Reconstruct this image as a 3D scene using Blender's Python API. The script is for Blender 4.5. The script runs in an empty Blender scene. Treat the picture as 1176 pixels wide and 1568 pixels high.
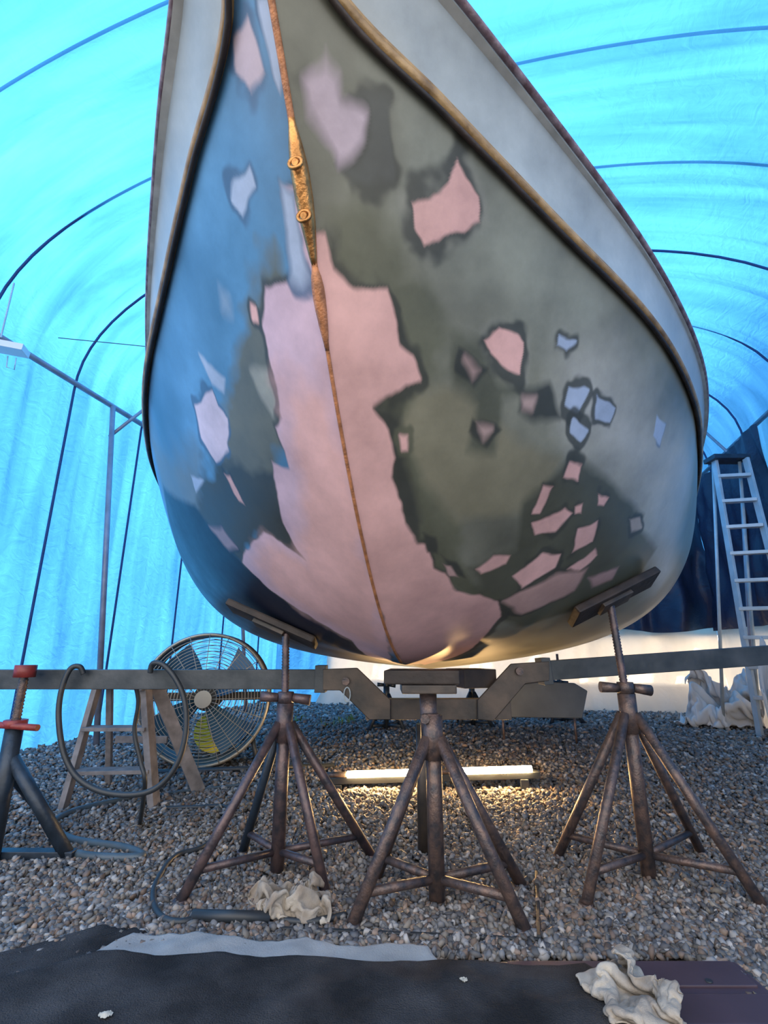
import bpy, bmesh, math, random
import numpy as np
from mathutils import Vector, Matrix, noise
from mathutils.bvhtree import BVHTree
random.seed(4); rng=np.random.default_rng(4)
sc=bpy.context.scene
sc.view_settings.view_transform='Standard'
sc.view_settings.look='None'
sc.view_settings.exposure=0.0

# ------------------------------------------------------------------ camera
CZ=0.8; PITCH=math.atan(216/760); F=760.0
cd=bpy.data.cameras.new('camera'); cam=bpy.data.objects.new('camera',cd); sc.collection.objects.link(cam)
cam.location=(0,0,CZ); cam.rotation_euler=(math.pi/2+PITCH,0,0)
cd.sensor_fit='VERTICAL'; cd.sensor_height=36; cd.lens=36*F/1568; cd.clip_start=0.02
sc.camera=cam
cp,sp=math.cos(PITCH),math.sin(PITCH)
def ray(u,v):
    rx=(u-588)/F; ry=(784-v)/F
    return rx, cp-ry*sp, sp+ry*cp
def W(u,v,y):          # survey point at distance y
    a,b,c=ray(u,v); k=y/b
    return Vector((a*k,y,CZ+c*k))
def G(u,v,z=0.0):      # survey point on the ground
    a,b,c=ray(u,v); k=(z-CZ)/c
    return Vector((a*k,b*k,z))

# ------------------------------------------------------------------ materials
def newmat(name):
    m=bpy.data.materials.new(name); m.use_nodes=True
    nt=m.node_tree; return m,nt,nt.nodes['Principled BSDF']
def mat(name,c,rough=.6,metal=0.0,var=.25,scale=12,bump=.1,c2=None,detail=6,spec=.5,bscale=None):
    m,nt,b=newmat(name)
    tc=nt.nodes.new('ShaderNodeTexCoord')
    n=nt.nodes.new('ShaderNodeTexNoise'); n.inputs['Scale'].default_value=scale; n.inputs['Detail'].default_value=detail
    nt.links.new(tc.outputs['Object'],n.inputs['Vector'])
    r=nt.nodes.new('ShaderNodeValToRGB'); r.color_ramp.elements[0].position=.35; r.color_ramp.elements[1].position=.68
    ca=[x*(1-var) for x in c]; cb=list(c2) if c2 else [min(1,x*(1+var)) for x in c]
    r.color_ramp.elements[0].color=(*ca,1); r.color_ramp.elements[1].color=(*cb,1)
    nt.links.new(n.outputs['Fac'],r.inputs['Fac']); nt.links.new(r.outputs['Color'],b.inputs['Base Color'])
    b.inputs['Roughness'].default_value=rough; b.inputs['Metallic'].default_value=metal
    b.inputs['Specular IOR Level'].default_value=spec
    if bump:
        n2=nt.nodes.new('ShaderNodeTexNoise'); n2.inputs['Scale'].default_value=bscale or scale*4; n2.inputs['Detail'].default_value=5
        nt.links.new(tc.outputs['Object'],n2.inputs['Vector'])
        bp=nt.nodes.new('ShaderNodeBump'); bp.inputs['Strength'].default_value=bump; bp.inputs['Distance'].default_value=.01
        nt.links.new(n2.outputs['Fac'],bp.inputs['Height']); nt.links.new(bp.outputs['Normal'],b.inputs['Normal'])
    return m
M={}
M['rust']=mat('rusty_pipe',(.072,.068,.080),.42,.4,.3,34,.25,c2=(.165,.108,.090))
M['rust2']=mat('old_painted_pipe',(.06,.058,.074),.42,.4,.3,26,.2,c2=(.135,.090,.090))
M['bluepipe']=mat('blue_painted_steel',(.022,.035,.055),.45,.3,.3,18,.15)
M['beam']=mat('galvanized_beam',(.028,.040,.052),.5,.3,.25,9,.15,c2=(.06,.068,.078))
M['brownsteel']=mat('brown_steel',(.045,.042,.042),.5,.3,.3,9,.15,c2=(.10,.075,.06))
M['red']=mat('red_paint',(.22,.03,.028),.5,0,.3,20,.1)
M['darkwood']=mat('dark_wood',(.018,.013,.013),.65,0,.35,10,.3,c2=(.040,.027,.022))
M['wood']=mat('weathered_wood',(.20,.18,.18),.8,0,.3,14,.2)
M['alu']=mat('aluminium',(.34,.40,.45),.45,.15,.12,8,.03)
M['alu_dull']=mat('dull_aluminium',(.22,.22,.27),.5,.3,.2,8,.05)
M['rubber']=mat('rubber_hose',(.022,.028,.036),.5,0,.2,10,.05)
M['greyhose']=mat('grey_hose',(.05,.075,.10),.5,0,.2,10,.05)
M['cloth']=mat('cotton_rag',(.27,.22,.18),.9,0,.25,11,.3,bscale=300,c2=(.42,.38,.33))
M['drop']=mat('canvas_dropcloth',(.29,.30,.31),.9,0,.14,12,.3,bscale=200)
M['mat']=mat('grey_carpet_mat',(.028,.029,.034),.95,0,.4,6,.9,c2=(.066,.066,.072),bscale=260,spec=.2)
M['plastic']=mat('brown_plastic_board',(.062,.04,.056),.45,0,.15,6,.05)
M['rail']=mat('rub_rail_varnish',(.27,.155,.055),.45,0,.4,14,.25,c2=(.45,.29,.13))
M['cap']=mat('gunwale_cap',(.16,.08,.09),.5,0,.3,30,.2,c2=(.30,.23,.25))
M['bronze']=mat('bronze',(.50,.24,.08),.35,.75,.35,30,.2)
M['stemwood']=mat('stem_seam',(.42,.17,.07),.5,0,.35,40,.3)
M['deck']=mat('deck_paint',(.5,.5,.48),.6)
M['white']=mat('white_enamel',(.60,.60,.60),.4,0,.05,5,0)
M['yellow']=mat('yellow_label',(.75,.65,.05),.5,0,.1,5,0)
M['fanblade']=mat('blue_fan_blade',(.03,.10,.19),.4,.2,.1,5,0)
M['wire']=mat('chromed_wire',(.30,.29,.26),.35,.5,.1,5,0)
M['drum']=mat('fan_drum',(.04,.04,.038),.5,.3,.2,8,.05)
M['ropeblue']=mat('blue_seam',(.004,.035,.13),.7,0,.2,8,0)
M['poly_grey']=mat('grey_panel',(.08,.095,.11),.5,0,.2,4,.1)
M['chalk']=mat('chalk_chip',(.45,.43,.38),.9,0,.1,30,.3)
M['leaf']=mat('weed_leaf',(.10,.17,.035),.6,0,.3,30,0)

def emat(name,c,s):
    m,nt,b=newmat(name)
    b.inputs['Base Color'].default_value=(*c,1)
    b.inputs['Emission Color'].default_value=(*c,1); b.inputs['Emission Strength'].default_value=s
    return m
M['tube']=emat('fluorescent_tube_glow',(1,.60,.24),200)

def tarp(name,c_t,c_d,wt=.62,var=.35,su=5.0,sv=.6,bump=.22,lo=.25,hi=.72,fine=.35,blot=.25):
    m=bpy.data.materials.new(name); m.use_nodes=True; nt=m.node_tree; nt.nodes.clear()
    N=nt.nodes.new; L=nt.links.new
    out=N('ShaderNodeOutputMaterial'); mix=N('ShaderNodeMixShader'); mix.inputs[0].default_value=wt
    df=N('ShaderNodeBsdfPrincipled'); tr=N('ShaderNodeBsdfTranslucent')
    df.inputs['Roughness'].default_value=.45; df.inputs['Specular IOR Level'].default_value=.35
    uv=N('ShaderNodeUVMap'); uv.uv_map='UVMap'
    mp=N('ShaderNodeMapping'); mp.inputs['Scale'].default_value=(su,sv,1)
    n=N('ShaderNodeTexNoise'); n.inputs['Scale'].default_value=1; n.inputs['Detail'].default_value=5; n.inputs['Roughness'].default_value=.55
    n.inputs['Distortion'].default_value=.35
    L(uv.outputs[0],mp.inputs[0]); L(mp.outputs[0],n.inputs['Vector'])
    n2=N('ShaderNodeTexNoise'); n2.inputs['Scale'].default_value=.8; n2.inputs['Detail'].default_value=4
    L(uv.outputs[0],n2.inputs['Vector'])
    add=N('ShaderNodeMix'); add.data_type='FLOAT'; add.inputs[0].default_value=blot; L(n.outputs['Fac'],add.inputs[2]); L(n2.outputs['Fac'],add.inputs[3])
    rp=N('ShaderNodeValToRGB'); rp.color_ramp.elements[0].position=lo; rp.color_ramp.elements[1].position=hi
    rp.color_ramp.elements[0].color=(*[x*(1-var) for x in c_t],1)
    rp.color_ramp.elements[1].color=(*[min(1,x*(1+var)+.015) for x in c_t],1)
    L(add.outputs[0],rp.inputs[0]); L(rp.outputs[0],tr.inputs['Color'])
    df.inputs['Base Color'].default_value=(*c_d,1)
    n3=N('ShaderNodeTexNoise'); n3.inputs['Scale'].default_value=9; n3.inputs['Detail'].default_value=4; n3.inputs['Distortion'].default_value=1.2
    L(uv.outputs[0],n3.inputs['Vector'])
    bp0=N('ShaderNodeBump'); bp0.inputs['Strength'].default_value=fine; bp0.inputs['Distance'].default_value=.02; L(n3.outputs['Fac'],bp0.inputs['Height'])
    bp=N('ShaderNodeBump'); bp.inputs['Strength'].default_value=bump; bp.inputs['Distance'].default_value=.03
    L(bp0.outputs['Normal'],bp.inputs['Normal'])
    L(n.outputs['Fac'],bp.inputs['Height']); L(bp.outputs['Normal'],df.inputs['Normal']); L(bp.outputs['Normal'],tr.inputs['Normal'])
    L(df.outputs[0],mix.inputs[1]); L(tr.outputs[0],mix.inputs[2]); L(mix.outputs[0],out.inputs[0])
    return m
M['tarp']=tarp('blue_polytarp',(.036,.232,.55),(.012,.15,.42),var=.46,fine=.5)
M['tarpw']=tarp('white_polytarp',(.84,.71,.56),(.72,.65,.57),wt=.6,var=.12,su=4,sv=2)
M['tarpd']=tarp('navy_polytarp',(.004,.010,.03),(.016,.022,.050),wt=.12,var=.3,bump=1.0,su=3,sv=3)
M['bag']=tarp('milky_plastic_film',(.62,.61,.62),(.60,.60,.61),wt=.3,var=.1,su=2,sv=2)

# ------------------------------------------------------------------ mesh helpers
def empty(name,loc=(0,0,0)):
    e=bpy.data.objects.new(name,None); e.empty_display_size=.05; e.location=loc; sc.collection.objects.link(e); return e
def link(name,me,m,parent=None,smooth=True):
    o=bpy.data.objects.new(name,me); sc.collection.objects.link(o)
    if m is not None: me.materials.append(m)
    if smooth:
        for p in me.polygons: p.use_smooth=True
    if parent:
        o.parent=parent; o.matrix_parent_inverse=Matrix.Translation(-Vector(parent.location))
    return o
def mesh(name,vs,fs,m,parent=None,smooth=False):
    me=bpy.data.meshes.new(name); me.from_pydata([tuple(v) for v in vs],[],fs); me.update()
    return link(name,me,m,parent,smooth)
def tube(pts,r,m,parent,name,seg=14,closed=False,radii=None):
    pts=[Vector(p) for p in pts]; n=len(pts); vs=[];fs=[]
    up=None
    for i,p in enumerate(pts):
        if closed: d=pts[(i+1)%n]-pts[i-1]
        else: d=pts[min(i+1,n-1)]-pts[max(i-1,0)]
        d.normalize()
        if up is None:
            up=Vector((0,0,1)) if abs(d.z)<.9 else Vector((1,0,0))
        a=d.cross(up); 
        if a.length<1e-5: a=d.cross(Vector((0,1,0)))
        a.normalize(); b=a.cross(d).normalized(); up=b
        rr=radii[i] if radii else r
        for k in range(seg):
            t=2*math.pi*k/seg
            vs.append(p+a*math.cos(t)*rr+b*math.sin(t)*rr)
    m_=n if closed else n-1
    for i in range(m_):
        j=(i+1)%n
        for k in range(seg):
            k2=(k+1)%seg
            fs.append((i*seg+k,i*seg+k2,j*seg+k2,j*seg+k))
    if not closed:
        fs.append(tuple(reversed(range(seg)))); fs.append(tuple((n-1)*seg+k for k in range(seg)))
    o=mesh(name,vs,fs,m,parent)
    for p in o.data.polygons: p.use_smooth=len(p.vertices)==4
    return o
def smoothpts(pts,k=8,closed=False):
    P=[Vector(p) for p in pts]; n=len(P); out=[]
    R=range(n) if closed else range(n-1)
    for i in R:
        if closed: p0,p1,p2,p3=P[i-1],P[i],P[(i+1)%n],P[(i+2)%n]
        else: p0,p1,p2,p3=P[max(i-1,0)],P[i],P[i+1],P[min(i+2,n-1)]
        for j in range(k):
            t=j/k
            out.append(.5*((2*p1)+(p2-p0)*t+(2*p0-5*p1+4*p2-p3)*t*t+(3*p1-p0-3*p2+p3)*t**3))
    if not closed: out.append(P[-1])
    return out
def hose(pts,r,m,parent,name,k=8,seg=10): return tube(smoothpts(pts,k),r,m,parent,name,seg)
def box(c,s,m,parent,name,rot=(0,0,0),bev=.004,mtx=None):
    bm=bmesh.new(); bmesh.ops.create_cube(bm,size=1)
    for v in bm.verts: v.co=Vector((v.co.x*s[0],v.co.y*s[1],v.co.z*s[2]))
    if bev: bmesh.ops.bevel(bm,geom=bm.edges[:],offset=min(bev,min(s)*.3),segments=2,affect='EDGES',profile=.6)
    R=mtx if mtx is not None else (Matrix.Rotation(rot[2],4,'Z')@Matrix.Rotation(rot[1],4,'Y')@Matrix.Rotation(rot[0],4,'X'))
    bm.transform(Matrix.Translation(Vector(c))@R)
    me=bpy.data.meshes.new(name); bm.to_mesh(me); bm.free()
    return link(name,me,m,parent,False)
def bar(p,q,w,h,m,parent,name,bev=.003,up=(0,0,1)):
    p=Vector(p);q=Vector(q); d=(q-p); L=d.length; d.normalize()
    upv=Vector(up)
    if abs(d.dot(upv))>.95: upv=Vector((0,1,0))
    y=upv.cross(d).normalized(); z=d.cross(y)
    R=Matrix((d,y,z)).transposed().to_4x4()
    return box((p+q)/2,(L,w,h),m,parent,name,mtx=R,bev=bev)
def plate(pts,th,m,parent,name,bev=.003):
    bm=bmesh.new(); vs=[bm.verts.new(p) for p in pts]; f=bm.faces.new(vs)
    r=bmesh.ops.extrude_face_region(bm,geom=[f]); 
    for e in r['geom']:
        if isinstance(e,bmesh.types.BMVert): e.co+=Vector(th)
    bmesh.ops.recalc_face_normals(bm,faces=bm.faces[:])
    if bev: bmesh.ops.bevel(bm,geom=bm.edges[:],offset=bev,segments=1,affect='EDGES')
    me=bpy.data.meshes.new(name); bm.to_mesh(me); bm.free(); return link(name,me,m,parent,False)

# ------------------------------------------------------------------ hull
AX=Vector((.196,.981,0)).normalized(); NX=Vector((AX.y,-AX.x,0)); O0=Vector((.06,2.0,CZ))
def spl(x,xs,ys):
    xs=np.array(xs,float); ys=np.array(ys,float); h=np.diff(xs); d=np.diff(ys)/h
    m=np.zeros_like(ys); m[0]=d[0]; m[-1]=d[-1]
    for i in range(1,len(xs)-1):
        m[i]=0 if d[i-1]*d[i]<=0 else (d[i-1]*h[i]+d[i]*h[i-1])/(h[i-1]+h[i])
    x=np.clip(x,xs[0],xs[-1]); i=np.clip(np.searchsorted(xs,x)-1,0,len(xs)-2)
    t=(x-xs[i])/h[i]
    return (2*t**3-3*t**2+1)*ys[i]+(t**3-2*t**2+t)*h[i]*m[i]+(-2*t**3+3*t**2)*ys[i+1]+(t**3-t**2)*h[i]*m[i+1]
def sst(x): x=np.clip(x,0,1); return x*x*(3-2*x)
S_END=4.4; SB=-1.52
st_s=[SB,-1.50,-1.36,-1.15,-.87,-.47,0,.4,1.0,1.6,2.5,4.5]
st_t=[0,.025,.100,.300,.555,.90,1.18,1.34,1.53,1.68,1.80,1.75]
st_z=[1.32,1.305,1.225,1.155,1.085,1.015,.955,.915,.875,.85,.83,.82]
sh_s=[-1.76,-1.72,-1.56,-1.36,-1.2,-1.0,-.446,.21,.71,1.5,2.5,4.5]
sh_t=[0,.03,.11,.245,.38,.54,.955,1.34,1.54,1.75,1.88,1.82]
sh_z=[1.50,1.485,1.42,1.365,1.335,1.315,1.27,1.23,1.2,1.18,1.16,1.15]
k_s=[SB,-1.39,-1.2,-.94,-.58,-.3,0,.4,4.5]
k_z=[1.32,1.185,.965,.63,.277,.09,-.025,-.055,-.06]
NT=360
SS=np.concatenate([np.linspace(SB,1.35,800),np.linspace(1.35,S_END,70)[1:]]); NS=len(SS)
kz=spl(SS,k_s,k_z); bt=spl(SS,st_s,st_t); bz=spl(SS,st_s,st_z)
s2=SS-.24*(1-sst((SS-SB)/1.3)); ht=spl(s2,sh_s,sh_t); hz=spl(s2,sh_s,sh_z)
q=sst((SS+1.2)/2.3)
def side_fac(side): return 1+(.065*sst((SS+.6)/1.2) if side<0 else 0*SS)
def section(side):
    f=side_fac(side); T=np.linspace(0,1,NT)[None,:]
    B=(bt*f)[:,None]; Z0=kz[:,None]; H=(bz-kz)[:,None]; Q=q[:,None]
    if side>0: x1=(.28+.34*Q)*B; z1=(.21-.11*Q)*H; x2=(.66+.32*Q)*B; z2=(.58-.30*Q)*H
    else:      x1=(.28+.36*Q)*B; z1=(.21-.13*Q)*H; x2=(.66+.31*Q)*B; z2=(.58-.33*Q)*H
    t=3*(1-T)**2*T*x1+3*(1-T)*T*T*x2+T**3*B
    z=Z0+3*(1-T)**2*T*z1+3*(1-T)*T*T*z2+T**3*H
    return t*side,z
def world(s,t,z):
    return np.stack([O0.x+AX.x*s+NX.x*t, O0.y+AX.y*s+NX.y*t, CZ+z],-1)
def project(P):
    x=P[...,0]; y=P[...,1]; dz=P[...,2]-CZ
    fw=y*cp+dz*sp; up=-y*sp+dz*cp
    fw=np.where(fw<.05,np.nan,fw)
    return 588+F*x/fw, 784-F*up/fw
def gridmesh(name,P,m,parent,flip=False,cols=None,uv=None,smooth=True):
    a,b=P.shape[:2]; idx=np.arange(a*b).reshape(a,b)
    q4=np.stack([idx[:-1,:-1],idx[1:,:-1],idx[1:,1:],idx[:-1,1:]],-1).reshape(-1,4)
    if flip: q4=q4[:,::-1]
    me=bpy.data.meshes.new(name)
    me.vertices.add(a*b); me.vertices.foreach_set('co',P.reshape(-1).astype(np.float32))
    nf=len(q4); me.loops.add(nf*4); me.polygons.add(nf)
    me.loops.foreach_set('vertex_index',q4.reshape(-1).astype(np.int32))
    me.polygons.foreach_set('loop_start',(np.arange(nf)*4).astype(np.int32))
    me.polygons.foreach_set('loop_total',np.full(nf,4,np.int32))
    me.update(calc_edges=True)
    if uv is not None:
        l=me.uv_layers.new(name='UVMap'); l.data.foreach_set('uv',uv.reshape(-1,2)[q4.reshape(-1)].reshape(-1).astype(np.float32))
    if cols is not None:
        ca=me.color_attributes.new('Paint','FLOAT_COLOR','POINT')
        c4=np.concatenate([cols.reshape(-1,3),np.ones((a*b,1))],1); ca.data.foreach_set('color',c4.reshape(-1).astype(np.float32))
    me.validate()
    return link(name,me,m,parent,smooth)

# --- paint job, with blue tarp light tinted into the port side, laid out on the hull surface, in (length, girth) coordinates
PINK=(.66,.40,.385); TARPLIT_PINK=(.56,.41,.50); MAUVE=(.46,.38,.45); GREY=(.190,.195,.160); DGREY=(.050,.053,.047); OLIVE=(.10,.104,.075)  # lavender is the primer pink with blue tarp light mixed into it
LGREY=(.37,.38,.37); TARPLIT_BLUE=(.09,.23,.41); PBLUE=(.34,.42,.58); NAVY=(.010,.012,.024); MIDB=(.06,.12,.22)  # port base blue has the tarp's light painted into the hull colour
stemR=[(612,1018),(588,950),(560,850),(532,710),(510,590),(492,480),(480,400)]
PR=[ # (colour, edge softness m, halo width, halo colour, polygon)
 (LGREY,.20,0,None,[(940,560),(1040,640),(1062,700),(1045,800),(1010,900),(985,800),(930,720),(880,640),(860,520)]),
 ((.23,.245,.21),.12,0,None,[(560,60),(700,200),(850,360),(930,470),(860,520),(700,430),(610,300),(600,150)]),
 ((.125,.13,.095),.05,0,None,[(470,300),(560,300),(600,360),(640,420),(700,520),(640,600),(660,700),(720,800),(700,890),(640,830),(560,600),(500,400)]),
 ((.13,.135,.11),.04,0,None,[(440,60),(470,30),(500,75),(560,120),(610,140),(615,290),(520,290),(470,220)]),
 (OLIVE,.03,0,None,[(600,470),(625,520),(645,580),(620,640),(640,740),(680,830),(740,900),(860,850),(960,780),(1005,840),(960,900),(800,960),(740,930),(640,860),(590,640)]),
 ((.205,.195,.14),.03,0,None,[(640,600),(720,590),(800,680),(860,700),(820,780),(700,800),(650,740),(615,650)]),
 ((.24,.245,.215),.02,0,None,[(610,300),(640,285),(700,235),(712,232),(745,290),(750,345),(700,372),(655,400),(625,360)]),
 ((.24,.245,.215),.02,0,None,[(735,500),(765,488),(812,520),(806,585),(765,570),(735,545)]),
 ((.10,.105,.08),.03,0,None,[(690,515),(735,520),(760,580),(800,600),(770,610),(760,700),(715,690),(730,620),(695,590)]),
 ((.085,.088,.068),.03,0,None,[(800,770),(880,695),(940,740),(985,790),(960,840),(870,900),(790,920),(740,905),(720,870),(790,840)]),
 (DGREY,.02,0,None,[(600,470),(612,480),(630,530),(622,545),(606,510)]),
 (DGREY,.03,0,None,[(580,620),(612,635),(622,700),(645,800),(625,815),(598,720)]),
 (DGREY,.03,0,None,[(500,350),(520,360),(515,400),(545,435),(530,440),(505,400)]),
 (PINK,.010,.022,DGREY,[(475,355),(500,350),(505,380),(512,412),(540,440),(560,445),(595,437),(600,470),(608,500),(612,530),(632,545),(643,580),(622,585),(600,605),(572,625),(590,650),(605,700),(600,730),(610,765),(622,800),(640,830),(655,835),(665,870),(685,880),(700,905),(735,910),(762,920),(765,945),(740,975),(700,1005),(650,1018)]+stemR),
 ((.075,.08,.075),.010,.02,DGREY,[(525,150),(560,140),(598,152),(600,200),(603,270),(570,274),(540,277),(510,255),(515,230),(545,205)]),
 (MAUVE,.022,.025,DGREY,[(500,75),(520,110),(525,150),(562,172),(556,210),(540,240),(518,258),(505,230),(470,180),(463,120)]),
 (PINK,.006,.030,DGREY,[(630,310),(660,298),(685,275),(700,245),(715,275),(733,300),(735,340),(690,355),(650,378),(635,350)]),
 (PINK,.006,.020,DGREY,[(765,500),(800,525),(795,572),(770,560),(750,545),(740,520)]),
 (DGREY,.010,0,None,[(703,533),(748,565),(725,595),(698,565)]),
 ((.38,.27,.26),.02,0,None,[(712,548),(735,566),(722,582)]),
 (DGREY,.010,0,None,[(722,636),(770,658),(745,685),(716,662)]),
 ((.44,.32,.31),.02,0,None,[(728,645),(752,658),(740,672)]),
 (PBLUE,.006,.014,DGREY,[(855,512),(883,522),(868,538),(850,532)]),
 (DGREY,.02,0,None,[(800,598),(842,588),(858,640),(820,645),(793,632)]),
 ((.38,.28,.27),.02,0,None,[(800,612),(820,608),(815,628),(800,628)]),
 (PBLUE,.006,.014,DGREY,[(870,592),(902,598),(885,628),(865,618)]),
 (PBLUE,.006,.014,DGREY,[(915,606),(943,625),(935,648),(912,640)]),
 (PBLUE,.006,.014,DGREY,[(878,645),(900,660),(890,672),(875,660)]),
 (PBLUE,.006,.014,MIDB,[(1005,628),(1020,650),(1010,684),(1000,668)]),
 (PINK,.008,.016,DGREY,[(872,708),(890,712),(885,737),(862,732)]),
 (PINK,.008,.016,DGREY,[(832,742),(847,745),(827,787),(815,787)]),
 (PINK,.008,.018,DGREY,[(815,800),(840,790),(865,778),(877,785),(850,812),(818,822)]),
 (PINK,.008,.018,DGREY,[(885,810),(915,797),(907,830),(875,847)]),
 (PINK,.008,.016,DGREY,[(915,755),(932,762),(925,777),(912,777)]),
 (PINK,.008,.014,DGREY,[(880,775),(893,770),(890,788),(880,788)]),
 (PINK,.010,.020,DGREY,[(783,882),(830,850),(858,850),(850,868),(800,900)]),
 (PINK,.010,.020,DGREY,[(728,872),(755,852),(782,850),(775,864),(735,882)]),
 ((.33,.29,.27),.01,.014,DGREY,[(963,795),(980,792),(982,808),(968,812)]),
 ((.48,.31,.30),.02,.014,DGREY,[(900,885),(948,868),(938,888),(905,902)]),
 (PINK,.010,.014,DGREY,[(868,872),(912,838),(917,850),(880,882)]),
 ((.46,.30,.28),.02,.014,DGREY,[(770,920),(850,880),(900,870),(880,905),(800,940)]),
 (PINK,.010,.014,OLIVE,[(612,668),(622,668),(624,690),(614,690)]),
 (DGREY,.010,.0,None,[(648,815),(668,822),(672,850),(655,845)]),
 (DGREY,.010,.0,None,[(672,845),(700,862),(715,885),(690,878)]),
 ((.45,.30,.29),.008,.010,DGREY,[(678,862),(690,866),(702,885),(688,882)]),
]
stemL=[(612,1018),(588,950),(560,850),(532,710),(510,590),(492,480),(476,350),(455,290)]
PL=[
 ((.13,.17,.20),.15,0,None,[(225,650),(300,700),(330,800),(310,850),(270,820)]),
 ((.12,.13,.11),.05,0,None,[(400,400),(420,360),(440,430),(440,700),(430,780),(470,860),(405,815),(330,705),(335,640),(375,520)]),
 (DGREY,.04,0,None,[(330,700),(440,720),(470,860),(400,820),(372,862),(330,830),(300,790),(305,740)]),
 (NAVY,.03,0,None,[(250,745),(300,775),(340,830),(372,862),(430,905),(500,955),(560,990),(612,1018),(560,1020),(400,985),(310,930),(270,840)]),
 ((.28,.29,.26),.02,0,None,[(385,570),(410,568),(425,615),(420,640),(400,610)]),
 (TARPLIT_PINK,.008,.015,DGREY,[(430,285),(440,340),(450,430),(425,436),(405,440),(402,500),(412,545),(425,590),(432,640),(422,655),(435,690),(440,712),(415,705),(425,760),(432,800),(455,840),(470,860),(430,830),(405,815),(375,840),(372,862),(410,900),(470,940),(540,980)]+stemL),
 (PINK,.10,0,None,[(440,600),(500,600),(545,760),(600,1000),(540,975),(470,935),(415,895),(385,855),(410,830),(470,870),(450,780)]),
 (PBLUE,.02,.015,MIDB,[(430,285),(448,300),(470,420),(460,435),(445,430),(436,330)]),
 (MAUVE,.008,.02,MIDB,[(380,28),(398,75),(407,112),(385,142),(360,112),(358,60)]),
 (PBLUE,.010,.01,MIDB,[(396,2),(415,2),(432,90),(430,150),(420,120),(405,60)]),
 (PBLUE,.008,.015,MIDB,[(382,252),(392,285),(372,328),(355,308),(360,280)]),
 ((.22,.33,.48),.03,0,None,[(335,435),(350,450),(355,482),(340,480)]),
 ((.54,.48,.60),.008,.012,MIDB,[(325,595),(335,620),(350,640),(350,690),(330,707),(308,670),(298,622)]),
 (PBLUE,.012,0,None,[(305,543),(345,580),(343,602),(325,590)]),
 (PBLUE,.012,0,None,[(293,728),(312,735),(300,755)]),
 (PINK,.010,.015,NAVY,[(343,725),(352,727),(376,775),(366,770)]),
 ((.3,.22,.25),.02,.015,NAVY,[(320,805),(340,808),(362,838),(350,842)]),
 (PINK,.010,.01,DGREY,[(385,468),(392,470),(394,490),(387,488)]),
]
def polysd(U,V,poly):
    n=len(poly); d=np.full(U.shape,1e9); ins=np.zeros(U.shape,bool)
    for i in range(n):
        x1,y1=poly[i]; x2,y2=poly[(i+1)%n]
        ex,ey=x2-x1,y2-y1; L=ex*ex+ey*ey+1e-12
        t=np.clip(((U-x1)*ex+(V-y1)*ey)/L,0,1)
        d=np.minimum(d,(U-x1-t*ex)**2+(V-y1-t*ey)**2)
        c=((y1>V)!=(y2>V))&(U<(x2-x1)*(V-y1)/(y2-y1+1e-12)+x1); ins^=c
    d=np.sqrt(d); return np.where(ins,d,-d)
boat=empty('boat',(O0.x,O0.y,0))
mh,nt,b=newmat('sanded_hull_paint')
at=nt.nodes.new('ShaderNodeAttribute'); at.attribute_name='Paint'
tc=nt.nodes.new('ShaderNodeTexCoord'); n1=nt.nodes.new('ShaderNodeTexNoise'); n1.inputs['Scale'].default_value=5; n1.inputs['Detail'].default_value=9; n1.inputs['Roughness'].default_value=.65
nt.links.new(tc.outputs['Object'],n1.inputs['Vector'])
mr=nt.nodes.new('ShaderNodeMapRange'); mr.inputs['From Min'].default_value=.3; mr.inputs['From Max'].default_value=.7; mr.inputs['To Min'].default_value=.78; mr.inputs['To Max'].default_value=1.20
nt.links.new(n1.outputs['Fac'],mr.inputs['Value'])
vm=nt.nodes.new('ShaderNodeVectorMath'); vm.operation='SCALE'; nt.links.new(at.outputs['Color'],vm.inputs[0]); nt.links.new(mr.outputs['Result'],vm.inputs['Scale'])
nt.links.new(vm.outputs['Vector'],b.inputs['Base Color'])
mr2=nt.nodes.new('ShaderNodeMapRange'); mr2.inputs['To Min'].default_value=.22; mr2.inputs['To Max'].default_value=.52; nt.links.new(n1.outputs['Fac'],mr2.inputs['Value']); nt.links.new(mr2.outputs['Result'],b.inputs['Roughness'])
b.inputs['Specular IOR Level'].default_value=.36
n2=nt.nodes.new('ShaderNodeTexNoise'); n2.inputs['Scale'].default_value=5; n2.inputs['Detail'].default_value=2; nt.links.new(tc.outputs['Object'],n2.inputs['Vector'])
bp=nt.nodes.new('ShaderNodeBump'); bp.inputs['Strength'].default_value=.10; bp.inputs['Distance'].default_value=.02; nt.links.new(n2.outputs['Fac'],bp.inputs['Height']); nt.links.new(bp.outputs['Normal'],b.inputs['Normal'])
hullverts=[];hullfaces=[]
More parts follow.
